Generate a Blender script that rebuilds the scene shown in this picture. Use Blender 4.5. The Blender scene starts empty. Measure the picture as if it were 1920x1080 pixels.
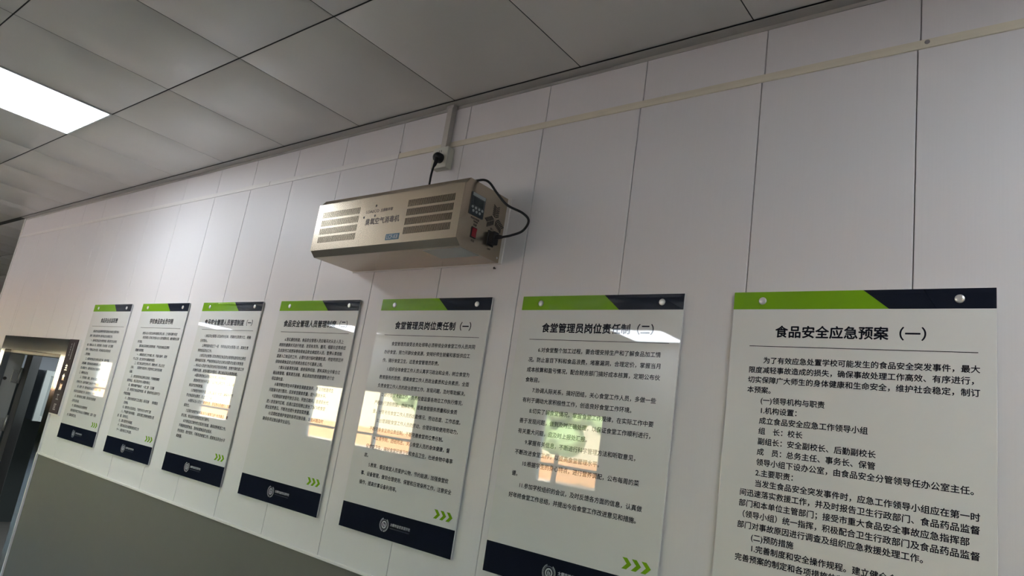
import bpy, bmesh, math, random
from mathutils import Vector, Matrix

random.seed(7)
SC = bpy.context.scene
COL = SC.collection
Z0 = 2.25                      # height of the notice boards' top edge above the floor
CEIL = Z0 + 0.811              # ceiling height

# ------------------------------------------------------------------ camera
cam_d = bpy.data.cameras.new('camera')
cam_d.sensor_width = 36.0
cam_d.sensor_fit = 'HORIZONTAL'
cam_d.lens = 1292.23 / 1920 * 36.0
cam_d.clip_start = 0.02
cam = bpy.data.objects.new('camera', cam_d)
COL.objects.link(cam)
right = Vector((0.77643829, 0.61212385, 0.14982646))
down = Vector((-0.02289374, 0.26498768, -0.96397998))
fwd = Vector((-0.6297773, 0.74504088, 0.21976039))
rot = Matrix((right, -down, -fwd)).transposed()
cam.matrix_world = Matrix.Translation((2.61612584, -1.7557037, Z0 - 0.48410694)) @ rot.to_4x4()
SC.camera = cam

# ------------------------------------------------------------------ world, sun, exposure
SC.view_settings.view_transform = 'Standard'
SC.view_settings.look = 'None'
SC.view_settings.gamma = 1.0
SC.view_settings.use_curve_mapping = False
SC.view_settings.exposure = 0.38
LAMP = 17.0                    # ceiling lamp radiance
world = bpy.data.worlds.new('sky')
SC.world = world
world.use_nodes = True
wn = world.node_tree
sky = wn.nodes.new('ShaderNodeTexSky')
sky.sky_type = 'NISHITA'
sky.sun_disc = False
sky.sun_elevation = math.radians(42)
sky.sun_rotation = math.radians(20)
wn.links.new(sky.outputs[0], wn.nodes['Background'].inputs[0])
wn.nodes['Background'].inputs[1].default_value = 2.8
sun_d = bpy.data.lights.new('sun', 'SUN')
sun_d.energy = 85.0
sun_d.angle = math.radians(0.6)
sun_d.color = (1.0, 0.96, 0.90)
sun = bpy.data.objects.new('sun', sun_d)
COL.objects.link(sun)
sun.rotation_euler = (math.radians(-48), 0, math.radians(-20))   # comes from behind the rules wall

# ------------------------------------------------------------------ materials
def mat(name, col, rough=0.5, metal=0.0, coat=0.0, coat_rough=0.03, spec=0.5, noise=0.0,
        scale=(8, 8, 8), bump=0.0, emit=None, estr=0.0, rnoise=0.0, detail=4.0):
    m = bpy.data.materials.new(name)
    m.use_nodes = True
    nt = m.node_tree
    b = nt.nodes['Principled BSDF']
    b.inputs['Base Color'].default_value = (*col, 1)
    b.inputs['Roughness'].default_value = rough
    b.inputs['Metallic'].default_value = metal
    b.inputs['Coat Weight'].default_value = coat
    b.inputs['Coat Roughness'].default_value = coat_rough
    b.inputs['Specular IOR Level'].default_value = spec
    if emit:
        b.inputs['Emission Color'].default_value = (*emit, 1)
        b.inputs['Emission Strength'].default_value = estr
    if noise or bump or rnoise:
        tc = nt.nodes.new('ShaderNodeTexCoord')
        mp = nt.nodes.new('ShaderNodeMapping')
        mp.inputs['Scale'].default_value = scale
        nz = nt.nodes.new('ShaderNodeTexNoise')
        nz.inputs['Detail'].default_value = detail
        nt.links.new(tc.outputs['Object'], mp.inputs[0])
        nt.links.new(mp.outputs[0], nz.inputs[0])
        if noise:
            mx = nt.nodes.new('ShaderNodeMix')
            mx.data_type = 'RGBA'
            mx.inputs[6].default_value = (*[c * (1 - noise) for c in col], 1)
            mx.inputs[7].default_value = (*[min(1, c * (1 + noise)) for c in col], 1)
            nt.links.new(nz.outputs[0], mx.inputs[0])
            nt.links.new(mx.outputs[2], b.inputs['Base Color'])
        if rnoise:
            mr = nt.nodes.new('ShaderNodeMapRange')
            mr.inputs[3].default_value = max(0.02, rough - rnoise)
            mr.inputs[4].default_value = rough + rnoise
            nt.links.new(nz.outputs[0], mr.inputs[0])
            nt.links.new(mr.outputs[0], b.inputs['Roughness'])
        if bump:
            bp = nt.nodes.new('ShaderNodeBump')
            bp.inputs['Strength'].default_value = bump
            bp.inputs['Distance'].default_value = 0.002
            nt.links.new(nz.outputs[0], bp.inputs['Height'])
            nt.links.new(bp.outputs[0], b.inputs['Normal'])
    return m

M = {}
M['board'] = mat('white_wall_board', (0.70, 0.69, 0.695), 0.46, noise=0.025, scale=(60, 60, 0.6), bump=0.02)
M['groove'] = mat('board_groove', (0.30, 0.28, 0.28), 0.6, noise=0.05)
M['dado'] = mat('grey_green_dado', (0.105, 0.108, 0.094), 0.5, noise=0.05, scale=(3, 3, 3), bump=0.02)
M['trim_white'] = mat('white_plastic_trim', (0.74, 0.73, 0.71), 0.4, noise=0.03)
M['trim_cream'] = mat('cream_plastic_strip', (0.66, 0.62, 0.50), 0.42, noise=0.07, scale=(3, 30, 30))
M['alu'] = mat('painted_aluminium_angle', (0.42, 0.41, 0.38), 0.38, noise=0.06, scale=(4, 30, 30))
M['ceil'] = mat('ceiling_tile_paint', (0.75, 0.725, 0.675), 0.30, noise=0.02, scale=(2, 2, 2), bump=0.03)
M['ceil_gap'] = mat('ceiling_grid_gap', (0.06, 0.06, 0.055), 0.7, noise=0.05)
M['lamp'] = mat('lamp_diffuser', (0.9, 0.9, 0.9), 0.4, emit=(0.91, 0.98, 1.06), estr=LAMP, noise=0.01)
M['lamp_frame'] = mat('lamp_frame', (0.75, 0.75, 0.74), 0.35, noise=0.02)
M['acrylic'] = mat('white_acrylic_board', (0.73, 0.735, 0.705), 0.25, spec=0.0, coat=1.0, coat_rough=0.015, noise=0.012, scale=(2, 2, 2))
M['green'] = mat('green_print', (0.19, 0.40, 0.012), 0.3, spec=0.0, coat=1.0, coat_rough=0.015, noise=0.02)
M['navy'] = mat('navy_print', (0.008, 0.011, 0.022), 0.3, spec=0.0, coat=1.0, coat_rough=0.015, noise=0.05)
M['ink'] = mat('black_print', (0.012, 0.012, 0.018), 0.35, spec=0.0, coat=0.6, coat_rough=0.03, noise=0.02)
M['ink_white'] = mat('pale_print', (0.42, 0.43, 0.45), 0.35, coat=0.6, noise=0.02)
M['ink_dim'] = mat('dim_print', (0.07, 0.075, 0.09), 0.35, coat=0.6, noise=0.02)
M['pin'] = mat('satin_pin_cap', (0.72, 0.72, 0.70), 0.30, metal=0.6, noise=0.03)
M['steel'] = mat('brushed_steel', (0.47, 0.405, 0.315), 0.25, metal=1.0, noise=0.05, scale=(3, 500, 500), rnoise=0.04)
M['steel_frame'] = mat('door_frame_steel', (0.56, 0.54, 0.51), 0.09, metal=1.0, noise=0.08, scale=(20, 20, 1.0), rnoise=0.06, bump=0.04)
M['dark'] = mat('dark_inside', (0.035, 0.028, 0.022), 0.7, noise=0.1)
M['filter'] = mat('filter_lit_tone', (0.26, 0.23, 0.19), 0.7, noise=0.3, scale=(12, 40, 25))
M['badge'] = mat('teal_badge', (0.035, 0.12, 0.19), 0.4, noise=0.03)
M['print_brown'] = mat('dark_brown_print', (0.05, 0.035, 0.03), 0.5, noise=0.03)
M['screen_bezel'] = mat('controller_bezel', (0.03, 0.04, 0.045), 0.35, noise=0.03)
M['screen'] = mat('controller_screen', (0.022, 0.03, 0.032), 0.25, noise=0.03)
M['panel_white'] = mat('controller_legend', (0.32, 0.36, 0.36), 0.4, noise=0.04)
M['black'] = mat('black_rubber', (0.010, 0.010, 0.011), 0.45, noise=0.05)
M['red'] = mat('red_switch', (0.30, 0.012, 0.02), 0.3, noise=0.04)
M['socket'] = mat('ivory_socket_plastic', (0.62, 0.63, 0.55), 0.35, noise=0.02)
M['conduit'] = mat('grey_white_trunking', (0.52, 0.50, 0.46), 0.42, noise=0.03)
M['sign'] = mat('plum_brown_sign', (0.034, 0.024, 0.030), 0.5, coat=0.0, spec=0.12, noise=0.04)
M['sticker'] = mat('rating_sticker', (0.46, 0.47, 0.44), 0.45, noise=0.04)
M['hinge'] = mat('hinge_steel', (0.42, 0.41, 0.38), 0.35, metal=0.7, noise=0.06)
M['door_leaf'] = mat('door_steel_leaf', (0.10, 0.092, 0.085), 0.45, metal=0.3, noise=0.08, scale=(20, 20, 1))
M['jamb_plate'] = mat('jamb_plate_grey', (0.40, 0.40, 0.38), 0.42, noise=0.06, scale=(6, 6, 1))
M['wall_grey'] = mat('grey_wall_paint', (0.24, 0.24, 0.23), 0.5, noise=0.03)
M['room_white'] = mat('pantry_white_paint', (0.66, 0.70, 0.74), 0.5, noise=0.02)
M['room_dark'] = mat('pantry_dark_wall', (0.085, 0.10, 0.095), 0.45, noise=0.05)
M['cab_body'] = mat('cabinet_body_grey', (0.075, 0.085, 0.095), 0.4, noise=0.05)
M['cab_door'] = mat('cabinet_door_pale', (0.36, 0.40, 0.38), 0.35, noise=0.03)
M['cab_frame'] = mat('cabinet_frame_white', (0.62, 0.66, 0.62), 0.35, noise=0.03)
M['floor'] = mat('floor_tile', (0.20, 0.19, 0.17), 0.35, noise=0.08, scale=(2, 2, 2))
M['ground'] = mat('sandy_court', (0.45, 0.39, 0.33), 0.8, noise=0.12, scale=(0.4, 0.4, 0.4))
M['track'] = mat('pink_court', (0.60, 0.42, 0.38), 0.8, noise=0.1, scale=(0.5, 0.5, 0.5))
M['hedge'] = mat('tree_leaves', (0.30, 0.40, 0.18), 0.7, noise=0.4, scale=(4, 4, 4))
M['facade'] = mat('cream_facade', (0.72, 0.62, 0.42), 0.7, noise=0.06)
M['facade_red'] = mat('orange_plinth', (0.55, 0.28, 0.12), 0.7, noise=0.1)

def glass_mat():
    m = bpy.data.materials.new('window_glass')
    m.use_nodes = True
    nt = m.node_tree
    nt.nodes.remove(nt.nodes['Principled BSDF'])
    out = nt.nodes['Material Output']
    tr = nt.nodes.new('ShaderNodeBsdfTransparent')
    tr.inputs[0].default_value = (0.93, 0.96, 0.94, 1)
    gl = nt.nodes.new('ShaderNodeBsdfGlossy')
    gl.inputs['Roughness'].default_value = 0.01
    fr = nt.nodes.new('ShaderNodeFresnel')
    ge = nt.nodes.new('ShaderNodeNewGeometry')
    mr = nt.nodes.new('ShaderNodeMapRange')
    mr.inputs[3].default_value = 1.45
    mr.inputs[4].default_value = 1 / 1.45       # leaving the pane
    nt.links.new(ge.outputs['Backfacing'], mr.inputs[0])
    nt.links.new(mr.outputs[0], fr.inputs[0])
    mx = nt.nodes.new('ShaderNodeMixShader')
    nt.links.new(fr.outputs[0], mx.inputs[0])
    nt.links.new(tr.outputs[0], mx.inputs[1])
    nt.links.new(gl.outputs[0], mx.inputs[2])
    nt.links.new(mx.outputs[0], out.inputs[0])
    return m
M['glass'] = glass_mat()

# ------------------------------------------------------------------ mesh helpers
class MB:
    def __init__(s):
        s.bm = bmesh.new()
        s.mats = []
    def _mi(s, m):
        if m is None:
            return 0
        if m not in s.mats:
            s.mats.append(m)
        return s.mats.index(m)
    def box(s, lo, hi, bevel=0.0, m=None, seg=1, tm=None):
        lo = Vector(lo); hi = Vector(hi)
        r = bmesh.ops.create_cube(s.bm, size=1.0)
        vs = r['verts']
        c = (lo + hi) / 2; d = hi - lo
        for v in vs:
            v.co = Vector((v.co.x * d.x, v.co.y * d.y, v.co.z * d.z)) + c
        fs = list({f for v in vs for f in v.link_faces})
        if bevel > 0:
            es = list({e for v in vs for e in v.link_edges})
            g = bmesh.ops.bevel(s.bm, geom=es, offset=bevel, segments=seg, affect='EDGES', profile=0.5)
            vs = list({v for f in g['faces'] for v in f.verts} | {v for v in vs if v.is_valid})
            fs = list({f for v in vs for f in v.link_faces})
        if tm is not None:
            for v in vs:
                v.co = tm @ v.co
        i = s._mi(m)
        for f in fs:
            f.material_index = i
        return vs
    def prism(s, poly, axis, a, b, m=None, bevel=0.0):
        """poly: 2D points; axis 0 -> (y,z) profile along x ; 1 -> (x,z) along y ; 2 -> (x,y) along z"""
        def P(q, t):
            return Vector((t, q[0], q[1])) if axis == 0 else (Vector((q[0], t, q[1])) if axis == 1 else Vector((q[0], q[1], t)))
        va = [s.bm.verts.new(P(q, a)) for q in poly]
        vb = [s.bm.verts.new(P(q, b)) for q in poly]
        fs = [s.bm.faces.new(va), s.bm.faces.new(vb[::-1])]
        n = len(poly)
        for i in range(n):
            fs.append(s.bm.faces.new((va[i], vb[i], vb[(i + 1) % n], va[(i + 1) % n])))
        bmesh.ops.recalc_face_normals(s.bm, faces=fs)
        if bevel > 0:
            es = list({e for f in fs for e in f.edges})
            bmesh.ops.bevel(s.bm, geom=es, offset=bevel, segments=2, affect='EDGES', profile=0.5)
        i = s._mi(m)
        for f in fs:
            if f.is_valid:
                f.material_index = i
    def lathe(s, prof, origin, axis, n=24, m=None):
        """prof: (r, t) pairs along axis direction"""
        ax = Vector(axis).normalized()
        u = ax.orthogonal().normalized(); w = ax.cross(u)
        o = Vector(origin)
        rings = []
        for r, t in prof:
            rings.append([s.bm.verts.new(o + ax * t + (u * math.cos(2 * math.pi * k / n) + w * math.sin(2 * math.pi * k / n)) * max(r, 1e-5)) for k in range(n)])
        i = s._mi(m)
        fs = []
        for a, b in zip(rings, rings[1:]):
            for k in range(n):
                fs.append(s.bm.faces.new((a[k], a[(k + 1) % n], b[(k + 1) % n], b[k])))
        fs.append(s.bm.faces.new(rings[0][::-1]))
        fs.append(s.bm.faces.new(rings[-1]))
        bmesh.ops.recalc_face_normals(s.bm, faces=fs)
        for f in fs:
            f.material_index = i
            f.smooth = len(f.verts) == 4
    def tube(s, pts, r, n=10, m=None):
        pts = [Vector(p) for p in pts]
        rr = r if isinstance(r, (list, tuple)) else [r] * len(pts)
        rings = []
        u = None
        for k, p in enumerate(pts):
            t = (pts[min(k + 1, len(pts) - 1)] - pts[max(k - 1, 0)]).normalized()
            if u is None:
                u = t.orthogonal().normalized()
            u = (u - t * u.dot(t)).normalized()
            w = t.cross(u)
            rings.append([s.bm.verts.new(p + (u * math.cos(2 * math.pi * j / n) + w * math.sin(2 * math.pi * j / n)) * rr[k]) for j in range(n)])
        i = s._mi(m)
        fs = []
        for a, b in zip(rings, rings[1:]):
            for j in range(n):
                f = s.bm.faces.new((a[j], a[(j + 1) % n], b[(j + 1) % n], b[j]))
                f.smooth = True
                fs.append(f)
        fs.append(s.bm.faces.new(rings[0][::-1])); fs.append(s.bm.faces.new(rings[-1]))
        bmesh.ops.recalc_face_normals(s.bm, faces=fs)
        for f in fs:
            f.material_index = i
    def poly(s, pts, m=None):
        f = s.bm.faces.new([s.bm.verts.new(Vector(p)) for p in pts])
        f.material_index = s._mi(m)
        return f
    def build(s, name, material=None, parent=None, dz=Z0, smooth=False):
        """vertices are in wall coordinates (z measured from the boards' top edge); dz lifts them to the floor frame"""
        me = bpy.data.meshes.new(name)
        off = Vector((0, 0, dz))
        if parent is not None:
            off = off - world_loc(parent)
        for v in s.bm.verts:
            v.co += off
        s.bm.to_mesh(me)
        s.bm.free()
        for mm in (s.mats or [material]):
            me.materials.append(mm)
        if smooth:
            for p in me.polygons:
                p.use_smooth = True
        o = bpy.data.objects.new(name, me)
        COL.objects.link(o)
        if parent is not None:
            o.parent = parent
        return o

def world_loc(o):
    v = Vector((0, 0, 0))
    while o is not None:
        v += o.location
        o = o.parent
    return v

def thing(name, label, cat, loc, group=None):
    o = bpy.data.objects.new(name, None)
    COL.objects.link(o)
    o.empty_display_size = 0.1
    o.location = loc
    tag(o, label, cat, group)
    return o

def tag(o, label, cat, group=None):
    o['label'] = label
    o['category'] = cat
    if group:
        o['group'] = group

def struct(o):
    o['kind'] = 'structure'
    return o

def catmull(pts, n=8):
    pts = [Vector(p) for p in pts]
    P = [pts[0] * 2 - pts[1]] + pts + [pts[-1] * 2 - pts[-2]]
    out = []
    for i in range(1, len(P) - 2):
        a, b, c, d = P[i - 1:i + 3]
        for k in range(n):
            t = k / n
            out.append(0.5 * ((2 * b) + (c - a) * t + (2 * a - 5 * b + 4 * c - d) * t * t + (3 * b - a - 3 * c + d) * t ** 3))
    out.append(pts[-1])
    return out

# ---- lettering -------------------------------------------------------------
_cur = bpy.data.curves.new('lettering', 'FONT')
_tob = bpy.data.objects.new('lettering', _cur)
COL.objects.link(_tob)

def glyphs(body, size, offset=0.0, res=3):
    _cur.body = body
    _cur.size = size
    _cur.resolution_u = res
    bpy.context.view_layer.update()
    dg = bpy.context.evaluated_depsgraph_get()
    me = bpy.data.meshes.new_from_object(_tob.evaluated_get(dg))
    vs = [v.co.copy() for v in me.vertices]
    fs = [tuple(p.vertices) for p in me.polygons]
    bpy.data.meshes.remove(me)
    return vs, fs

def _ext(vs, i):
    return min(v[i] for v in vs), max(v[i] for v in vs)
_a = _ext(glyphs('国', 1.0)[0], 0)
_b = _ext(glyphs('国' * 11, 1.0)[0], 0)
ADV = (_b[1] - _a[1]) / 10.0
_cz = _ext(glyphs('国', 1.0)[0], 1)
CMID = (_cz[0] + _cz[1]) / 2

class Lettering:
    """many lines of lettering gathered into one mesh, laid on a plane given by origin, right and up vectors"""
    def __init__(s):
        s.v = []; s.f = []
    def line(s, body, o, ex, ez, pitch, bold=0.0, width=None, align='l', res=3, tall=1.0):
        size = pitch / ADV
        vs, fs = glyphs(body, size, bold * pitch, res)
        if not vs:
            return
        x0, x1 = _ext(vs, 0)
        sx = 1.0
        if width:
            sx = width / (x1 - x0)
        dx = -x0 * sx if width else 0.0
        if align == 'c':
            dx = -(x0 + x1) / 2 * sx
        o = Vector(o); ex = Vector(ex); ez = Vector(ez)
        nrm = ex.cross(ez).normalized()
        k = bold * pitch
        # heavier ink: the same strokes laid down again with a small shift
        for q, (sh, sv) in enumerate([(0, 0)] if k <= 0 else [(-k, 0), (k, 0), (0, k), (0, -k)]):
            b = len(s.v)
            for p in vs:
                s.v.append(o + ex * (p.x * sx + dx + sh) + ez * ((p.y - CMID * size) * tall + sv) + nrm * (q * 1.5e-5))
            s.f += [tuple(i + b for i in f) for f in fs]
    def build(s, name, material, parent, dz=Z0):
        me = bpy.data.meshes.new(name)
        off = Vector((0, 0, dz)) - (world_loc(parent) if parent else Vector())
        me.from_pydata([v + off for v in s.v], [], s.f)
        me.materials.append(material)
        o = bpy.data.objects.new(name, me)
        COL.objects.link(o)
        o.parent = parent
        return o

# ================================================================== THE SETTING
XL, XR, YF, YB = -26.0, 5.5, -5.0, 4.0      # room extents (rules wall stands at y = 0, x from -4.57)
WEND = -4.57
DOOR_L, DOOR_R, DOOR_T = -4.06, -2.665, -0.24
DADO = -0.998

# ---- rules wall: white boards with real joints
seams = [2.331 - 0.3895 * k for k in range(-8, 9)] + [-1.164, -1.572, -1.99, -2.40, -2.80, -3.185, -3.585, -4.01, -4.395]
seams = sorted([s for s in seams if WEND + 0.05 < s < XR])
edges = [WEND] + seams + [XR]
g = 0.0013
w = MB()
def board(x0, x1, z0, z1):
    w.box((x0 + g, -0.0, z0), (x1 - g, 0.010, z1), bevel=0.0016, seg=2, m=M["board"])
for x0, x1 in zip(edges, edges[1:]):
    board(x0 + 0.006, x1 + 0.006, 0.640, 0.812)
    cuts = sorted({x0, x1} | {c for c in (DOOR_L, DOOR_R) if x0 < c < x1})
    for a, b in zip(cuts, cuts[1:]):
        mid = (a + b) / 2
        zb = DOOR_T if DOOR_L < mid < DOOR_R else DADO
        if b - a > 0.006:
            board(a, b, zb, 0.640)
w.box((WEND, 0.006, DOOR_T), (XR, 0.12, 0.9), m=M['groove'])
w.box((WEND, 0.006, -Z0), (DOOR_L, 0.12, DOOR_T), m=M['groove'])
w.box((DOOR_R, 0.006, -Z0), (XR, 0.12, DOOR_T), m=M['groove'])
wall_back = struct(w.build('wall_back'))

w = MB()
w.box((DOOR_R + 0.003, -0.004, -Z0), (XR, 0.006, DADO - 0.006), m=M['dado'])
w.box((WEND, -0.004, -Z0), (DOOR_L, 0.006, DADO - 0.006), m=M['dado'])
struct(w.build('wall_dado'))

w = MB()
w.box((DOOR_R + 0.004, -0.010, DADO - 0.006), (XR, 0.0, DADO + 0.004), bevel=0.001)
w.box((WEND, -0.010, DADO - 0.006), (DOOR_L, 0.0, DADO + 0.004), bevel=0.001)
struct(w.build('trim_1', M['trim_white']))
w = MB()      # white edging running down beside the door frame, below the boards
w.box((DOOR_R - 0.002, -0.016, -Z0), (DOOR_R + 0.010, 0.0, DADO + 0.004), bevel=0.001)
w.box((DOOR_R - 0.001, -0.013, DADO + 0.004), (DOOR_R + 0.005, 0.0, DOOR_T), bevel=0.001)
struct(w.build('trim_2', M['trim_white']))
w = MB()      # plastic strip covering the joint between upper and lower boards
def strip(x0, x1, zlo, zhi, m):
    w.prism([(0.0, zlo), (-0.0035, zlo + 0.001), (-0.0042, (zlo + zhi) / 2), (-0.003, zhi - 0.001), (0.0, zhi)], 0, x0, x1, m=m)
strip(0.395, XR, 0.6245, 0.650, M['trim_cream'])
strip(-0.6, 0.392, 0.6245, 0.649, M['trim_white'])
strip(WEND, -0.603, 0.6245, 0.649, M['trim_white'])
w.lathe([(0.006, 0.0), (0.006, 0.001), (0.003, 0.0012)], (2.352, -0.0042, 0.640), (0, -1, 0), n=12, m=M['groove'])
w.lathe([(0.0035, 0.0), (0.0035, 0.001), (0.002, 0.0012)], (0.40, -0.0042, 0.652), (0, -1, 0), n=10, m=M['groove'])
struct(w.build('trim_3'))
w = MB()      # aluminium angle where wall meets ceiling
w.box((WEND - 0.0, -0.040, 0.8055), (XR, 0.0, 0.8075), m=M['alu'])
x = WEND
for k in range(18):
    x2 = min(XR, x + random.uniform(0.45, 0.7))
    drop = random.choice((0.0, 0.0, 0.0012, 0.003))
    w.prism([(-0.0035, 0.793), (-0.0035, 0.8055 - drop), (0.0, 0.8055 - drop * 0.4), (0.0, 0.793)], 0, x, x2, m=M['alu'])
    x = x2
    if x >= XR:
        break
struct(w.build('trim_4'))
w = MB()
w.box((WEND - 0.012, -0.006, -Z0), (WEND + 0.012, 0.13, 0.806), bevel=0.002)
struct(w.build('trim_5', M['trim_white']))

# ---- ceiling: metal tiles on a dark grid
TX0, TY0, TS = -1.0826, -0.640, 0.6
lamp_cells = {(-1, 1): 'near', (7, 1): 'right', (0, 7): 'far', (-8, 7): 'far', (-15, 7): 'far'}
w = MB()
rows = [(-0.0405, TY0)] + [(TY0 - TS * k, TY0 - TS * (k + 1)) for k in range(8)]
k0 = int(math.floor((XL - TX0) / TS)); k1 = int(math.ceil((XR - TX0) / TS))
def tile(xa, xb, ya, yb):
    r = bmesh.ops.create_grid(w.bm, x_segments=6, y_segments=6, size=0.5)
    dx, dy = xb - xa, yb - ya
    for v in r['verts']:
        u, t = v.co.x + 0.5, v.co.y + 0.5
        e = min(u, 1 - u, t, 1 - t)
        sag = -0.0011 * math.sin(math.pi * u) * math.sin(math.pi * t)
        lift = 0.0016 if e < 1e-4 else 0.0
        uu = u; tt = t
        if abs(u - 1 / 6) < 1e-3: uu = 0.007
        if abs(u - 5 / 6) < 1e-3: uu = 0.993
        if abs(t - 1 / 6) < 1e-3: tt = 0.007
        if abs(t - 5 / 6) < 1e-3: tt = 0.993
        v.co = Vector((xa + dx * uu, ya + dy * tt, 0.8105 + sag + lift))
    fs = {f for v in r['verts'] for f in v.link_faces}
    i = w._mi(M['ceil'])
    for f in fs:
        f.material_index = i
        f.smooth = True
        if f.normal.z > 0:
            f.normal_flip()
for k in range(k0, k1):
    for j, (ya, yb) in enumerate(rows):
        if (k, j) in lamp_cells:
            continue
        gy = 0.0035 if j < 2 else 0.0025
        tile(TX0 + TS * k + 0.0017, TX0 + TS * (k + 1) - 0.0017, yb + 0.0025, ya - (gy if j else 0.0))
w.box((XL, YF, 0.8145), (XR, 0.0, 0.86), m=M['ceil_gap'])
for k in range(k0, int((WEND - TX0) / TS) + 1):      # ceiling carries on past the end of the rules wall
    for j in range(6):
        xa, xb = TX0 + TS * k + 0.0017, min(TX0 + TS * (k + 1) - 0.0017, WEND - 0.012)
        if xb - xa > 0.05:
            tile(xa, xb, TS * j + 0.005, TS * (j + 1))
w.box((XL, 0.0, 0.8145), (WEND + 0.1, YB, 0.86), m=M['ceil_gap'])
ceiling = struct(w.build('ceiling'))

# ---- remaining shell
w = MB(); w.box((XL, YF, -Z0 - 0.05), (XR, YB, -Z0)); struct(w.build('floor', M['floor']))
w = MB(); w.box((XR, YF, -Z0), (XR + 0.1, 0.12, 0.86)); struct(w.build('wall_right', M['wall_grey']))
w = MB()
w.box((XL - 0.1, YF, -Z0), (XL, YB, 0.86)); struct(w.build('wall_left', M['wall_grey']))
w = MB()
w.box((XL, YB, -Z0), (WEND + 0.1, YB + 0.1, 0.86)); w.box((WEND, 0.12, 0.0), (WEND + 0.1, YB + 0.1, 0.86)); struct(w.build('wall_far', M['wall_grey']))

# front wall with windows (they light the room and mirror in the boards, except the last)
WIN = [(-24.0, -22.4), (-18.5, -17.3), (-15.7, -14.8), (-10.45, -9.3), (-6.95, -4.45), (-2.35, -1.45), (4.45, 5.3)]  # rightmost opening is added, only to brighten the wall's right side
WZ0, WZ1 = -0.88, 0.02
w = MB()
xs = [XL] + [v for a in WIN for v in a] + [XR]
for a, b in zip(xs[::2], xs[1::2]):
    w.box((a, YF - 0.12, DADO), (b, YF, 0.86))
for a, b in WIN:
    w.box((a, YF - 0.12, DADO), (b, YF, WZ0)); w.box((a, YF - 0.12, WZ1), (b, YF, 0.86))
struct(w.build('wall_front', M['board']))
w = MB(); w.box((XL, YF - 0.12, -Z0), (XR, YF + 0.006, DADO)); struct(w.build('wall_front_dado', M['dado']))
for n, (a, b) in enumerate(WIN, 1):
    w = MB()
    f = 0.045
    w.box((a, YF - 0.09, WZ0), (b, YF - 0.03, WZ0 + f)); w.box((a, YF - 0.09, WZ1 - f), (b, YF - 0.03, WZ1))
    w.box((a, YF - 0.09, WZ0 + f), (a + f, YF - 0.03, WZ1 - f)); w.box((b - f, YF - 0.09, WZ0 + f), (b, YF - 0.03, WZ1 - f))
    zt = WZ0 + 0.24
    w.box((a + f, YF - 0.085, zt - 0.018), (b - f, YF - 0.035, zt + 0.018))
    nm = max(1, int(round((b - a) / 0.8)))
    for k in range(1, nm):
        xm = a + (b - a) * k / nm
        w.box((xm - 0.02, YF - 0.085, WZ0 + f), (xm + 0.02, YF - 0.035, zt - 0.018))
        w.box((xm - 0.02, YF - 0.085, zt + 0.018), (xm + 0.02, YF - 0.035, WZ1 - f))
    win = struct(w.build('window_%d' % n, M['trim_white']))
    w = MB()
    w.box((a + f, YF - 0.063, WZ0 + f), (b - f, YF - 0.058, WZ1 - f))
    w.build('pane', M['glass'], win)

# ---- outside
w = MB()
w.box((-320, -60, -Z0 - 0.3), (50, YF - 0.13, -Z0 - 0.1), m=M['ground'])
w.box((-320, -22, -Z0 - 0.1), (50, -12, -Z0 - 0.09), m=M['track'])
struct(w.build('ground'))

# ---- pantry behind the doorway (its low ceiling stays under the main ceiling)
PX0, PX1, PY1, PZ = -7.2, -2.3, 3.2, -0.03
w = MB()
w.box((PX0, 0.12, PZ), (PX1, PY1, PZ + 0.05), m=M['room_white'])
w.box((PX0 - 0.08, 0.12, -0.50), (PX0, PY1, PZ + 0.05), m=M['room_white'])
w.box((PX0 - 0.08, 0.12, -Z0), (PX0, PY1, -0.50), m=M['room_dark'])
w.box((PX0, PY1, -0.50), (PX1, PY1 + 0.08, PZ + 0.05), m=M['room_white'])
w.box((PX0, PY1, -Z0), (PX1, PY1 + 0.08, -0.50), m=M['room_dark'])
w.box((PX1, 0.12, -Z0), (PX1 + 0.08, PY1, PZ + 0.05), m=M['room_white'])
w.box((PX0 - 0.08, 0.12, -Z0), (WEND, 0.16, PZ + 0.05), m=M['room_white'])
struct(w.build('wall_pantry'))
pl = bpy.data.lights.new('pantry_fill', 'AREA')  # unseen fill light added to brighten the pantry, no fitting modelled
pl.shape = 'RECTANGLE'; pl.size = 1.0; pl.size_y = 0.3
pl.energy = 17
pl.color = (0.88, 0.95, 1.0)
plo = bpy.data.objects.new('pantry_fill', pl)
COL.objects.link(plo)
plo.location = (-5.6, 1.6, Z0 + PZ - 0.03)

# ---- doorway: steel frame, hinges, open leaf
w = MB()
w.box((DOOR_L, -0.014, -0.35), (DOOR_R, 0.03, DOOR_T), bevel=0.002)
w.box((DOOR_L, -0.014, -Z0), (-3.965, 0.03, -0.35), bevel=0.002)
w.box((-2.755, -0.014, -Z0), (DOOR_R, 0.03, -0.35), bevel=0.002)
door = struct(w.build('door_1', M['steel_frame']))
w = MB()
w.box((DOOR_L, 0.03, -0.368), (DOOR_R, 0.15, DOOR_T + 0.01), bevel=0.001)
w.build('head_lining', M['trim_cream'], door)
w = MB()
w.box((-4.05, 0.03, -Z0), (-3.972, 0.135, -0.37), bevel=0.001)
w.lathe([(0.013, 0), (0.013, 0.001)], (-3.971, 0.045, -0.575), (1, 0, 0), n=14, m=M['dark'])
w.mats.insert(0, M['jamb_plate'])
for f in w.bm.faces:
    f.material_index = 1 if (abs(f.calc_center_median().y - 0.045) < 0.014 and f.calc_center_median().x > -3.9715) else 0
w.build('jamb_lining', None, door)
w = MB()
w.box((-2.755, 0.03, -Z0), (-2.69, 0.135, -0.37), bevel=0.001)
w.build('jamb_lining', M['jamb_plate'], door)
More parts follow.
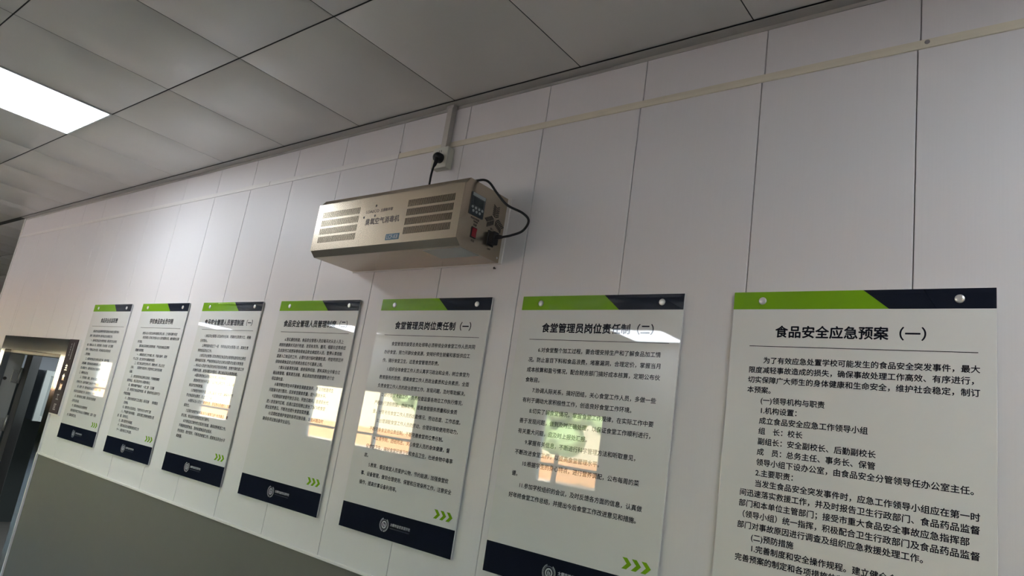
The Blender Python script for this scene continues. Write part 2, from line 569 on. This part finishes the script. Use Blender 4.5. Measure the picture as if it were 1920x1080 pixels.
for zh in (-0.55, -0.93, -1.6):
    w = MB()
    w.box((-3.972, 0.085, zh - 0.05), (-3.967, 0.128, zh + 0.05), bevel=0.001, m=M['hinge'])
    w.box((-3.992, 0.150, zh - 0.02), (-3.985, 0.19, zh + 0.075), bevel=0.001, m=M['hinge'])
    w.lathe([(0.010, 0), (0.010, 0.125)], (-3.972, 0.140, zh - 0.05), (0, 0, 1), n=12, m=M['hinge'])
    for (yy, zz) in ((0.096, -0.03), (0.117, -0.03), (0.096, 0.03), (0.117, 0.03)):
        w.lathe([(0.004, 0), (0.003, 0.0012)], (-3.967, yy, zh + zz), (1, 0, 0), n=8, m=M['groove'])
    w.build('hinge', None, door)
ang = math.radians(157)
T = Matrix.Translation((-3.975, 0.148, 0)) @ Matrix.Rotation(ang, 4, 'Z')
w = MB()
w.box((0.012, -0.04, -Z0 + 0.01), (0.60, 0.0, -0.345), bevel=0.002, tm=T, m=M['door_leaf'])
w.box((0.600, -0.041, -Z0 + 0.01), (0.612, 0.001, -0.345), bevel=0.001, tm=T, m=M['jamb_plate'])
w.build('door_leaf', None, door)

# ================================================================== CEILING LAMPS
def lamp(cell, label):
    k, j = cell
    xa, xb = TX0 + TS * k, TX0 + TS * (k + 1)
    ya, yb = rows[j]
    t = thing('ceiling_lamp', label, 'ceiling light', ((xa + xb) / 2, (ya + yb) / 2, CEIL - 0.006), 'flat square lamps in the ceiling')
    m_ = MB()
    e = 0.012
    for lo, hi in (((xa + 0.002, yb + 0.002), (xb - 0.002, yb + e)), ((xa + 0.002, ya - e), (xb - 0.002, ya - 0.002)),
                   ((xa + 0.002, yb + e), (xa + e, ya - e)), ((xb - e, yb + e), (xb - 0.002, ya - e))):
        m_.box((*lo, 0.805), (*hi, 0.8135), bevel=0.001)
    m_.build('frame', M['lamp_frame'], t)
    m_ = MB()
    m_.box((xa + e, yb + e, 0.8065), (xb - e, ya - e, 0.8125))
    m_.build('diffuser', M['lamp'], t)
    return t
lamp((-1, 1), 'bright square lamp set in the ceiling at the upper left of the photo')
lamp((7, 1), 'square ceiling lamp out of frame on the right, lighting the right end of the wall')
lamp((0, 7), 'square ceiling lamp mirrored in the second notice board from the right')
lamp((-8, 7), 'square ceiling lamp mirrored in the fourth notice board from the left')
lamp((-15, 7), 'square ceiling lamp mirrored in the third notice board from the left')

# ================================================================== NOTICE BOARDS
BW, BH = 0.5758, 0.8662
BX = [-2.42122, -1.69321, -0.96129, -0.23283, 0.48306, 1.19632, 1.91577]
YP = -0.0085                   # front face of the acrylic

P1 = ['　　食品安全总监按照职责要求直接对本单位主要负责人',
'负责，协助主要负责人做好食品安全管理工作。',
'　　一、组织拟定食品安全管理制度，督促落实安全责任',
'制，明确从业人员、食堂管理、安全检查、加工管理',
'要求，开展食品安全自查，评估食品安全风险状况',
'，及时整改。',
'　　二、组织拟定食品安全事故处置方案，组织开展',
'应急演练，落实食品安全事故报告义务，采取措施',
'防止事故扩大，做好食品安全日常管理的各项记录',
'工，确保食品安全。',
'　　三、负责管理、督促、指导食品安全员按照职责做',
'好相关工作，组织开展职工食品安全教育培训',
'　　四、接受　和　配合食品安全监督管理部门开展',
'食品安全监督检查工作，如实提供有关情况',
'　　五、做好食堂加工管理，落实每日检查制度',
'，及时处理问题。',
'　　六、落实其他食品安全管理责任',
'　　做好食堂环境卫生和从业人员健康管理，定期　检查',
'六、落实各项工作。']
P2 = ['　　食堂从业人员应当持有健康证明上岗，工作期间遵守规定',
'　　　食堂管理人员每日检查从业人员的健康状况，做好晨检记录',
'并归档。',
'　　落实食品采购索证索票制度，严格查验食品及原料',
'质量和保质期。',
'　　一、穿戴清洁的工作衣帽上岗，不留长指甲，保持',
'个人卫生，加工前洗手消毒操作规范。',
'　　二、加工食品做到生熟分开，荤素分开，防止交叉',
'污染，　　凉菜制作做到专人专室专用工具专用消毒',
'设备。',
'　　三、食堂使用的食品原料应新鲜，不得使用腐败',
'变质食品，食品添加剂专人保管并登记。',
'　　四、餐具消毒严格执行　一洗二清　三消毒',
'　　五、食堂实行食品留样制度，每　餐每样食品留样不少',
'于规定数量。',
'　　六、定期对食堂进行卫生清扫，消灭四害　　保持整洁',
'　　无异味。',
'　　七、做好防火防盗安全，下班时关好水电气门窗',
'　　八、严格遵守操作规程，　发现问题立即报告管理人员',
'处　理，及时改正。',
'　　九、服从管理安排调度。',
'　　十、落实食品安全管理制度各项工作',
'　　十一、做好每日工作记录。']
P3 = ['　　1.食品安全管理人员由校长任命，明确岗位职责分工，明确',
'任务到人。',
'　　2.学校组织成立了一名　专职食品安全管理人员，具体负责',
'学校食品安全工作。',
'　　3.食品安全管理人员负责制定食品安全管理制度和岗位责任',
'制并组织实施，严格按照食品安全法律法规要求加强日常管理',
'，对从业人员进行食品安全知识培训和考核，定期开展检查工作',
'并做好记录，发现问题及时整改，建立食品安全管理档案。',
'　　4.落实食堂食品采购查验和索证索票制度。',
'　　查验供货方的许可证和产品合格证明文件，如实记录',
'食品的名称和数量。',
'　　5.对食堂的场所环境、设施设备进行检查，确保各环节',
'符合食品安全要求，防止交叉污染。',
'　　6.组织从业人员进行健康检查，督促患有疾病的人员调',
'离岗位。',
'　　7.定期对食堂的餐用具清洗消毒情况进行检查督促，做',
'好记录。食品留样按照规定进行操作。',
'　　8.对食品加工制作的过程进行检查，确保烧熟煮透工作，',
'不得使用变质食品，及时处理食品安全投诉，',
'积极配合，做好服务，不断改进食堂工作，提高食品安全水平',
'和质量。']
P4 = ['　　6.落实晨检制度。食品安全管理人员应每天对从业人员上',
'岗前的健康状况进行检查，发现有发热、腹泻、咽部炎症等病症',
'及皮肤伤口或感染等有碍食品安全病症的人员，暂停从事接触',
'直接入口食品的工作，必要时进行临时健康检查，待查明原因并',
'排除有碍食品安全的疾病治愈后方可重新上岗。',
'　　7.做从设备清洗消毒、维修保养校验、原料采购全供餐全过',
'程台账管理，餐具清洗消毒、食品添加剂使用管理等进行全',
'程监督检查。',
'　　8.每学期在师生中开展食堂满意度测评，并及时梳理师生',
'问题集中进行整改，促进食堂膳食质量，提升服务水平。',
'　　9.定期组织食堂开放日活动，开放日期间，邀请家长代',
'进入食堂操作区域，后通过监控视频让家长了解学校食堂',
'提出宝贵意见，不断改进提升食堂饭菜质量。',
'　　10.定期检查维护食堂的各项设施设备，发现问题及时',
'确保各项设施设备安全运行。']
P5 = ['　　食堂管理员接受总务处领导必须带领全体食堂工作人员共同',
'办好食堂，努力开辟伙食资源，安排好师生就餐和客饭供应工',
'作，搞好食堂卫生，这是食堂管理员职责。',
'　　1.组织全体食堂工作人员认真学习政治和业务，树立食堂为',
'教育服务的思想，提高食堂工作人员政治素质和业务素质，全面',
'负责食堂工作人员的政治思想工作，发现问题，及时帮助解决。',
'　　2.做好食堂考勤工作，负责检查监督各岗位工作执行情况，',
'严格执行请假制度，做好工作，提高食堂服务质量和伙食质',
'量，分管考核食堂工作人员的出勤情况、劳动态度、工作态度。',
'　　3.合理调配食堂工作人员的劳动，合理安排和使用劳动力，',
'不断完善食堂岗位责任制，不断完善食堂岗位责任制。',
'　　4.以身作则，团结同志，关心食堂人员的身体健康，督',
'促食堂卫生，搞好食堂环境卫生和食品卫生，杜绝食物中毒事',
'故。',
'　　5.教育、督促食堂人员爱护公物，节约能源，加强食堂炊',
'事、设备管理，做到合理使用、保管和日常保养工作，注意安全',
'操作，提高炊事设备利用率。']
P6 = ['　　6.对食堂整个加工过程，要合理安排生产和了解食品加工情',
'况。防止盲目下料和食品浪费，堵塞漏洞，合理定价，掌握当月',
'成本核算和盈亏情况，配合财务部门搞好成本核算，定期公布伙',
'食账目。',
'　　7.协调人际关系，搞好团结，关心食堂工作人员，多做一些',
'有利于调动大家积极性工作，创造良好食堂工作环境。',
'　　8.切实了解食堂情况，掌握食堂工作规律，在实际工作中要',
'善于发现问题，做到及时正确处理，以保证食堂工作顺利进行，',
'有关重大问题，应及时上报处汇报。',
'　　9.掌握有关信息，不断进行科学管理方法和听取意见，',
'不断改进食堂工作，以提高食堂管理水平。',
'　　10.根据学生的身心特点，进行营养调配，公布每周的菜',
'谱。',
'　　11.参加学校组织的会议，及时反馈各方面的信息，认真做',
'好年终食堂工作总结，并提出今后食堂工作改进意见和措施。']
P7 = ['　　为了有效应急处置学校可能发生的食品安全突发事件，最大',
'限度减轻事故造成的损失，确保事故处理工作高效、有序进行，',
'切实保障广大师生的身体健康和生命安全，维护社会稳定，制订',
'本预案。',
'　　(一)领导机构与职责',
'　　1.机构设置：',
'　　成立食品安全应急工作领导小组',
'　　组　长：校长',
'　　副组长：安全副校长、后勤副校长',
'　　成　员：总务主任、事务长、保管',
'　　领导小组下设办公室，由食品安全分管领导任办公室主任。',
'　　2.主要职责：',
'　　当发生食品安全突发事件时，应急工作领导小组应在第一时',
'间迅速落实救援工作，并及时报告卫生行政部门、食品药品监督',
'部门和本单位主管部门；接受市重大食品安全事故应急指挥部',
'（领导小组）统一指挥，积极配合卫生行政部门及食品药品监督',
'部门对事故原因进行调查及组织应急救援处理工作。',
'　　(二)预防措施',
'　　1.完善制度和安全操作规程。建立健全食品安全',
'完善预案的制定和各项措施的落实']
# heading, heading start u, body, left u, first line v, line step, pitch, ink weight, label
BOARDS = [
 ('食品安全总监职责', 0.1680, P1, 0.060, 0.1775, 0.0300, 0.0176, 0.012,
  'white acrylic rules board hanging beside the door sign, farthest from the camera'),
 ('学校食品安全员守则', 0.1480, P2, 0.062, 0.1765, 0.0252, 0.0172, 0.012,
  'white acrylic rules board second from the doorway, short heading above many short lines'),
 ('食品安全管理人员管理制度（一）', 0.0590, P3, 0.062, 0.1770, 0.0256, 0.0172, 0.012,
  'white acrylic rules board third from the doorway, wide heading ending in （一）'),
 ('食品安全管理人员管理制度（二）', 0.0586, P4, 0.062, 0.1785, 0.02534, 0.0172, 0.014,
  'white acrylic rules board left below the steel unit, lower third without text'),
 ('食堂管理员岗位责任制（一）', 0.1000, P5, 0.0675, 0.1777, 0.0325, 0.01664, 0.016,
  'white acrylic rules board straight below the steel unit, starting at rule 1'),
 ('食堂管理员岗位责任制（二）', 0.0930, P6, 0.0575, 0.1777, 0.03235, 0.01675, 0.018,
  'white acrylic rules board with rules 6 to 11, second from the right'),
 ('食品安全应急预案（一）', 0.1125, P7, 0.0525, 0.1803, 0.02536, 0.01766, 0.022,
  'largest looking white acrylic board at the right edge, emergency plan cut off below'),
]
EX, EZ = (1, 0, 0), (0, 0, 1)
meshes = {}
def shared(name, maker, t, material=None):
    """first board builds the mesh; the other boards copy it"""
    if name in meshes:
        o = meshes[name].copy()
        o.parent = t
        COL.objects.link(o)
        return o
    o = maker(t)
    meshes[name] = o
    return o

for (head, hu, body, lu, v0, dv, pitch, bold, label), bx in zip(BOARDS, BX):
    t = thing('notice_board', label, 'notice board', (bx, 0, Z0 - BH), 'rules boards along the white wall')
    def panel(t):
        m_ = MB(); m_.box((bx, YP, -BH), (bx + BW, YP + 0.0055, 0), bevel=0.0008, seg=2)
        return m_.build('panel', M['acrylic'], t)
    shared('panel', panel, t)
    y = YP - 0.0003
    def hg(t):
        m_ = MB(); m_.prism([(bx, -0.0463), (bx, 0), (bx + 0.314, 0), (bx + 0.370, -0.0463)], 1, YP + 0.0002, y)
        return m_.build('header_band', M['green'], t)
    o = shared('header_green', hg, t); o['label'] = 'green header band'
    def hn(t):
        m_ = MB(); m_.prism([(bx + 0.314, 0), (bx + BW, 0), (bx + BW, -0.0463), (bx + 0.370, -0.0463)], 1, YP + 0.0002, y)
        return m_.build('header_band', M['navy'], t)
    o = shared('header_navy', hn, t); o['label'] = 'navy header band'
    def fb(t):
        m_ = MB(); m_.box((bx, y, -BH), (bx + BW, YP + 0.0002, -0.7774))
        return m_.build('footer_band', M['navy'], t)
    o = shared('footer', fb, t); o['label'] = 'navy footer band'
    def rl(t):
        m_ = MB(); m_.box((bx + 0.050, y, -0.1446), (bx + 0.543, YP + 0.0002, -0.1430))
        return m_.build('heading_rule', M['ink'], t)
    shared('rule', rl, t)
    def chev(t):
        m_ = MB()
        for k in range(3):
            a = bx + 0.4705 + 0.0285 * k
            m_.prism([(a, -0.728), (a + 0.0145, -0.728), (a + 0.029, -0.7425), (a + 0.0145, -0.757), (a, -0.757), (a + 0.0145, -0.7425)], 1, YP + 0.0002, y)
        return m_.build('arrow_marks', M['green'], t)
    o = shared('arrows', chev, t); o['label'] = 'three green arrow marks'
    for u in (0.0762, 0.5090):
        def pin(t, u=u):
            m_ = MB()
            m_.lathe([(0.005, -0.0), (0.005, 0.0084), (0.0096, 0.00845), (0.0098, 0.0102), (0.0088, 0.0114), (0.004, 0.0120), (0.0005, 0.0122)],
                     (bx + u, 0.0, -0.0243), (0, -1, 0), n=28)
            return m_.build('pin', M['pin'], t)
        shared('pin%.2f' % u, pin, t)
    def emb(t):
        m_ = MB()
        cx, cz = bx + 0.2425, -0.8205
        def ring(r0, r1, a0=0, a1=2 * math.pi, n=48):
            for k in range(n):
                p, q = a0 + (a1 - a0) * k / n, a0 + (a1 - a0) * (k + 1) / n
                m_.poly([(cx + r * math.cos(a), y - 0.0003, cz + r * math.sin(a)) for r, a in ((r0, p), (r1, p), (r1, q), (r0, q))])
        ring(0.0172, 0.0181)
        for k in range(34):                      # ring of tiny characters around the crest
            a = math.radians(115 + 310 * k / 33)
            if k % 17 == 16:
                continue
            ring(0.0200, 0.0236, a - 0.055, a + 0.055, 1)
        ring(0.0085, 0.0132)
        # two leaves inside the crest
        def leaf(dx, tip, flip):
            pts = []
            for k in range(13):
                s_ = k / 12
                pts.append((dx + flip * 0.0042 * math.sin(math.pi * s_) , -0.007 + 0.0145 * s_ * tip))
            pts += [(dx - flip * 0.0006, 0.004), (dx - flip * 0.0003, -0.004)]
            m_.poly([(cx + a, y - 0.0003, cz + b) for a, b in pts])
        leaf(-0.0012, 1.0, -1); leaf(0.0016, 0.8, 1)
        m_.poly([(cx + a, y - 0.0003, cz + b) for a, b in ((0.0015, -0.004), (0.0065, -0.008), (0.0042, -0.009), (0.001, -0.0055))])
        m_.poly([(cx + a, y - 0.0003, cz + b) for a, b in ((-0.0065, -0.008), (-0.0015, -0.0035), (-0.002, -0.0055), (-0.0045, -0.0092))])
        for f in m_.bm.faces:
            f.normal_update()
            if f.normal.y > 0:
                f.normal_flip()
        return m_.build('crest', M['ink_white'], t)
    o = shared('crest', emb, t); o['label'] = 'round pale school crest'
    def nm(t):
        L = Lettering()
        L.line('太朝市益世双语学校', (bx + 0.2735, y - 0.0003, -0.8145), EX, EZ, 0.0112, 0.02)
        return L.build('school_name', M['ink_white'], t)
    shared('name', nm, t)
    def sub(t):
        L = Lettering()
        L.line('TAICHAO SHI YISHI SHUANGYU XUEXIAO', (bx + 0.2735, y - 0.0003, -0.8265), EX, EZ, 0.0052, 0.01, width=0.098)
        return L.build('school_subtitle', M['ink_dim'], t)
    shared('sub', sub, t)
    core = head.split('（')[0]
    L = Lettering()
    L.line(core, (bx + hu, y, -0.1057), EX, EZ, 0.0323, 0.028, res=5)
    L.build('heading_text', M['ink'], t)
    if core != head:
        L = Lettering()
        L.line(head[len(core):], (bx + hu + 0.0323 * len(core), y, -0.1057), EX, EZ, 0.0323, 0.022, res=5)
        L.build('heading_number', M['ink'], t)
    L = Lettering()
    for n, s_ in enumerate(body):
        L.line(s_, (bx + lu, y, -(v0 + dv * n)), EX, EZ, pitch, bold)
    L.build('rules_text', M['ink'], t)

# ================================================================== WALL MOUNTED STERILIZER UNIT
DX0, DX1 = 0.25, 1.056
DY, CH = -0.232, 0.024
DZ0, DZ1 = 0.124, 0.365
unit = thing('air_sterilizer', 'brushed stainless steel air sterilizing unit mounted high on the wall', 'air sterilizer', ((DX0 + DX1) / 2, 0, Z0 + DZ0))
w = MB()
yf = DY + 0.004
# casing shell behind the front sheet
w.prism([(-0.004, DZ0), (DY + CH, DZ0), (yf, DZ0 + 0.021), (yf, DZ1 - 0.026), (DY + CH, DZ1), (-0.004, DZ1)], 0, DX0, DX1, bevel=0.0012)
w.build('casing', M['steel'], unit)
w = MB()
w.box((DX0 - 0.006, -0.006, DZ0 - 0.004), (DX1 + 0.014, 0.0, DZ1 + 0.004), bevel=0.001)
w.build('back_plate', M['trim_white'], unit)  # pale colour stands in for light reflected by the metal plate
# front sheet with real slots
GL = (0.287, 0.523); GR = (0.790, 1.022)
GZ0, GZ1 = 0.175, 0.304
fz0, fz1 = DZ0 + 0.021, DZ1 - 0.026
ya, yb = DY, DY + 0.0035
nrow = 4; rg = 0.0085
rh = (GZ1 - GZ0 - rg * (nrow - 1)) / nrow
w = MB()
w.box((DX0, ya, fz0), (DX1, yb, GZ0)); w.box((DX0, ya, GZ1), (DX1, yb, fz1))
w.box((DX0, ya, GZ0), (GL[0], yb, GZ1)); w.box((GL[1], ya, GZ0), (GR[0], yb, GZ1)); w.box((GR[1], ya, GZ0), (DX1, yb, GZ1))
w.build('front_panel', M['steel'], unit)
for gx, backing, nm in ((GL, 'filter', 'left'), (GR, 'dark', 'right')):
    w = MB()
    w.box((gx[0] - 0.002, yb + 0.0001, GZ0 - 0.002), (gx[1] + 0.002, yb + 0.0008, GZ1 + 0.002), m=M[backing])  # backing colour carries the light: pale for lit filter, dark for shaded inside
    for r in range(nrow - 1):
        z = GZ0 + rh * (r + 1) + rg * r
        w.box((gx[0], ya, z), (gx[1], yb, z + rg), m=M['steel'])
    ns = 37
    p = (gx[1] - gx[0]) / ns
    for r in range(nrow):
        z = GZ0 + (rh + rg) * r
        for k in range(ns):
            w.box((gx[0] + p * k + p * 0.60, ya, z), (gx[0] + p * (k + 1), yb, z + rh), m=M['steel'])
    o = w.build('vent_grille', None, unit)
    o['label'] = 'slotted grille with filter behind coloured pale as if lit' if nm == 'left' else 'slotted grille with dark inside'
# lettering and badge
yt = DY - 0.0003
L = Lettering()
L.line('臭氧空气消毒机', (0.566, yt, 0.2385), EX, EZ, 0.0272, 0.015, res=5)
L.build('unit_name', M['print_brown'], unit)
L = Lettering()
L.line('LOAECO', (0.560, yt, 0.2795), EX, EZ, 0.0165, 0.0, width=0.074)
L.line('立康新环保', (0.643, yt, 0.2795), EX, EZ, 0.0135, 0.02)
for cx, cz in ((0.613, 0.3005), (0.616, 0.2605), (0.553, 0.2590)):
    n = 12; b = len(L.v)
    for k in range(n):
        L.v.append(Vector((cx + 0.0042 * math.cos(2 * math.pi * k / n), yt, cz + 0.0048 * math.sin(2 * math.pi * k / n))))
    L.f.append(tuple(range(b, b + n)))
L.build('maker_mark', M['print_brown'], unit)
w = MB()
w.box((0.701, DY - 0.0006, 0.1585), (0.773, DY, 0.1815), bevel=0.0002)
badge = w.build('model_badge', M['badge'], unit)
L = Lettering()
L.line('LCF-K8', (0.737, DY - 0.0009, 0.1702), EX, EZ, 0.0215, 0.008, width=0.058, align='c')
L.build('model_text', M['ink_white'], badge)

# right end: controller, switch, vents, inlet
xe = DX1
YX = (0, 1, 0)                 # lettering on the end face reads towards the wall
def on_end(y, z, dx=0.0):
    return (xe + dx, y, z)
w = MB()
w.box((xe - 0.001, -0.193, 0.244), (xe + 0.004, -0.122, 0.322), bevel=0.0015, m=M['screen_bezel'])
w.box((xe + 0.004, -0.189, 0.309), (xe + 0.0046, -0.126, 0.320), m=M['panel_white'])
cp = w.build('control_panel', None, unit)
w = MB(); w.box((xe + 0.004, -0.181, 0.279), (xe + 0.0050, -0.132, 0.305), bevel=0.0003)
w.build('screen', M['screen'], cp)
for r in range(2):
    for k in range(3 + (1 - r)):
        w = MB()
        w.lathe([(0.0048, 0), (0.0048, 0.0016), (0.0035, 0.0024)], on_end(-0.183 + 0.0165 * k + 0.006 * r, 0.270 - 0.0125 * r, 0.004), (1, 0, 0), n=14)
        w.build('button', M['panel_white'], cp)
for txts in ((('时间控制器', -0.157, 0.2345), ('TIMER', -0.152, 0.2255)), (('电源', -0.152, 0.2145),), (('开关', -0.152, 0.1585),),
             (('输入', -0.066, 0.2295),), (('220V', -0.066, 0.1575),)):
    L = Lettering()
    for tx, yy, zz in txts:
        L.line(tx, (xe + 0.0004, yy, zz), YX, EZ, 0.0085, 0.01, align='c')
    L.build('legend_text', M['print_brown'], unit)
w = MB()
w.box((xe - 0.001, -0.167, 0.168), (xe + 0.002, -0.140, 0.206), bevel=0.001, m=M['black'])
sw = w.build('power_switch', None, unit)
w = MB()
w.prism([(xe + 0.002, 0.1715), (xe + 0.0048, 0.1715), (xe + 0.0030, 0.187), (xe + 0.0062, 0.2015), (xe + 0.002, 0.2015)], 1, -0.1635, -0.1435)
w.build('rocker', M['red'], sw)
w = MB()                       # three-lobed pattern of slots
cy, cz = -0.058, 0.268
for lobe in range(3):
    a0 = math.radians(90 + 120 * lobe)
    for side in (-1, 1):
        for k in range(6):
            c = Vector((0, cy + 0.0255 * math.cos(a0), cz + 0.0255 * math.sin(a0)))
            axis_dir = Vector((0, math.cos(a0), math.sin(a0)))
            per = Vector((0, -math.sin(a0), math.cos(a0)))
            s0 = c + axis_dir * (-0.0175 + 0.0068 * k) + per * side * 0.0012
            s1 = s0 + per * side * 0.0145 + axis_dir * 0.008
            d = (s1 - s0).normalized(); q = Vector((0, -d.z, d.y)) * 0.0019
            f = w.bm.faces.new([w.bm.verts.new(v + Vector((xe + 0.0004, 0, 0))) for v in (s0 - q, s1 - q, s1 + q, s0 + q)])
            f.normal_update()
            if f.normal.x < 0:
                f.normal_flip()
w.build('side_vent', M['dark'], unit)
w = MB()
w.box((xe - 0.001, -0.082, 0.168), (xe + 0.003, -0.048, 0.222), bevel=0.001)
w.build('inlet_socket', M['black'], unit)
w = MB()
w.box((0.86, -0.19, DZ0 - 0.0006), (1.045, -0.095, DZ0 + 0.0002))
w.build('rating_sticker', M['sticker'], unit)
# rivets at the lower back corner
w = MB()
w.lathe([(0.004, 0), (0.0035, 0.0015), (0.001, 0.002)], on_end(-0.016, 0.140), (1, 0, 0), n=12)
w.build('rivet', M['pin'], unit)

# screw left in the wall below the unit
w = MB()
w.lathe([(0.0025, 0.0), (0.0025, 0.006), (0.0045, 0.0062), (0.0035, 0.009), (0.001, 0.0095)], (1.042, 0.0, 0.107), (0, -1, 0), n=12)
o = w.build('wall_screw', M['black'])
tag(o, 'small dark screw head in the wall just below the steel unit', 'screw')

# ================================================================== SOCKET, TRUNKING, CORD
so = thing('power_socket', 'ivory surface mounted wall socket above the steel unit', 'socket', (0.687, 0, Z0 + 0.526))
w = MB()
w.box((0.646, -0.028, 0.527), (0.7275, 0.0, 0.614), bevel=0.003, seg=2)
w.build('back_box', M['socket'], so)
w = MB()
w.box((0.645, -0.036, 0.526), (0.7285, -0.0285, 0.615), bevel=0.0025, seg=2, m=M['socket'])
for px in (0.679, 0.690):
    w.box((px, -0.0364, 0.592), (px + 0.0026, -0.0355, 0.601), m=M['black'])
w.build('face_plate', None, so)

w = MB()
w.box((0.671, -0.026, 0.6155), (0.699, 0.0, 0.793), bevel=0.0012, m=M['conduit'])
w.box((0.664, -0.0265, 0.791), (0.704, -0.0, 0.8045), bevel=0.001, m=M['conduit'])
o = w.build('cable_trunking')
tag(o, 'grey white plastic cable trunking running from the ceiling to the socket', 'cable trunking')

cord = thing('mains_lead', 'black power cord looping from the wall socket over the steel unit', 'power cord', (0.69, -0.037, Z0 + 0.56))
path = [(0.707, -0.068, 0.535), (0.703, -0.072, 0.510), (0.708, -0.080, 0.475), (0.722, -0.092, 0.425), (0.745, -0.11, 0.385), (0.80, -0.13, 0.3705),
        (0.90, -0.155, 0.3695), (1.00, -0.17, 0.3695), (1.045, -0.170, 0.3700), (1.0715, -0.16, 0.373), (1.092, -0.15, 0.362), (1.113, -0.13, 0.331),
        (1.148, -0.11, 0.293), (1.204, -0.09, 0.266), (1.226, -0.08, 0.240), (1.199, -0.07, 0.211), (1.147, -0.066, 0.200), (1.105, -0.065, 0.197)]
w = MB(); w.tube(catmull(path, 10), 0.0042, n=12)
w.build('cable', M['black'], cord)
w = MB()
w.lathe([(0.0185, 0.0), (0.0205, 0.004), (0.0205, 0.016), (0.0185, 0.026), (0.013, 0.032), (0.006, 0.034)], (0.697, -0.0365, 0.562), (0, -1, 0), n=24)
w.tube(catmull([(0.698, -0.058, 0.556), (0.704, -0.064, 0.546), (0.707, -0.068, 0.533), (0.704, -0.071, 0.515)], 5), [0.011, 0.0108, 0.0105, 0.010, 0.0098, 0.0095, 0.009, 0.0088, 0.0085, 0.008, 0.0078, 0.0075, 0.007, 0.0065, 0.006, 0.0055])
w.build('plug', M['black'], cord)
w = MB()
w.box((xe + 0.003, -0.079, 0.172), (xe + 0.026, -0.051, 0.218), bevel=0.004, seg=2)
w.tube([(xe + 0.020, -0.065, 0.200), (xe + 0.035, -0.065, 0.199), (xe + 0.052, -0.065, 0.197)], [0.010, 0.0085, 0.0055], n=12)
w.build('connector', M['black'], cord)

# ================================================================== DOOR SIGN
sg = thing('door_sign', 'narrow plum brown vertical room sign with white characters beside the door', 'sign', (-2.578, 0, Z0 - 0.742))
w = MB()
w.box((-2.664, -0.012, -0.742), (-2.497, -0.0, -0.238), bevel=0.001)
w.build('backing', M['trim_white'], sg)
w = MB()
w.box((-2.660, -0.0165, -0.734), (-2.507, -0.012, -0.240), bevel=0.0008)
w.build('face_plate', M['sign'], sg)
L = Lettering()
ys = -0.0168
for n, c in enumerate('主食加工区'):
    L = Lettering()
    L.line(c, (-2.583, ys, -0.430 - 0.0655 * n), EX, EZ, 0.046, 0.02, align='c', res=4)
    L.build('sign_character', M['ink_white'], sg)
L = Lettering()
for n, c in enumerate('太朝市益世双语学校'):
    L.line(c, (-2.560, ys, -0.268 - 0.0128 * n), EX, EZ, 0.0155, 0.02, align='c')
L.build('sign_text', M['ink_white'], sg)
L = Lettering()
for n, c in enumerate('食堂操作间'):
    L.line(c, (-2.600, ys, -0.275 - 0.0180 * n), EX, EZ, 0.0155, 0.02, align='c')
L.build('sign_text', M['ink_white'], sg)

# ================================================================== PANTRY CABINET
cb = thing('wall_cabinet', 'dark wall cabinet with white framed front seen through the doorway', 'cabinet', (-6.95, 1.6, Z0 - 1.02))
w = MB()
w.prism([(-7.19, -1.02), (-6.52, -1.02), (-6.52, -0.50), (-6.62, -0.46), (-7.19, -0.46)], 1, 1.11, 2.2)
w.build('body', M['cab_body'], cb)
w = MB()
for lo, hi in (((1.11, -1.03), (1.17, -0.455)), ((1.17, -0.515), (2.2, -0.455)), ((1.17, -1.03), (2.2, -0.97)), ((2.14, -0.97), (2.2, -0.515))):
    w.box((-6.52, lo[0], lo[1]), (-6.49, hi[0], hi[1]), bevel=0.002)
w.build('frame', M['cab_frame'], cb)
w = MB()
w.box((-6.519, 1.172, -0.968), (-6.500, 2.138, -0.517))
w.build('door', M['cab_door'], cb)

# ================================================================== OUTSIDE THINGS (seen mirrored in the boards)
def tree(x, y, h, label):
    t = thing('tree', label, 'tree', (x, y, -0.1), 'trees beyond the windows')
    w = MB(); w.tube([(x, y, -Z0 - 0.1), (x + 0.1, y, -Z0 + h * 0.3), (x, y + 0.05, -Z0 + h * 0.55)], [0.16, 0.12, 0.07])
    w.build('trunk', M['print_brown'], t)
    w = MB()
    for k in range(9):
        c = Vector((x + random.uniform(-1, 1) * h * 0.2, y + random.uniform(-1, 1) * h * 0.2, -Z0 + h * random.uniform(0.45, 0.9)))
        r = bmesh.ops.create_icosphere(w.bm, subdivisions=3, radius=h * random.uniform(0.14, 0.22))
        for v in r['verts']:
            v.co = v.co * random.uniform(0.88, 1.12) + c
    w.build('crown', M['hedge'], t)
spots = [(-30, -30), (-25, -28), (-20, -31), (-15, -29), (-10, -30), (-5, -28), (0, -31), (5, -29), (10, -30)]
for n, (x, y) in enumerate(spots):
    tree(x, y, random.uniform(4.5, 6.5), 'green tree beyond the court, number %s from the left seen from the windows' % ['one', 'two', 'three', 'four', 'five', 'six', 'seven', 'eight', 'nine'][n])
bl = thing('school_building', 'cream school building with an orange base across the court', 'building', (-8, -40, -0.1))
w = MB(); w.box((-300, -46, -Z0 + 1.4), (25, -38, -Z0 + 10)); w.build('facade', M['facade'], bl)
w = MB(); w.box((-300, -46, -Z0 - 0.1), (25, -37.9, -Z0 + 1.4)); w.build('plinth', M['facade_red'], bl)

bpy.data.objects.remove(_tob)
bpy.data.curves.remove(_cur)
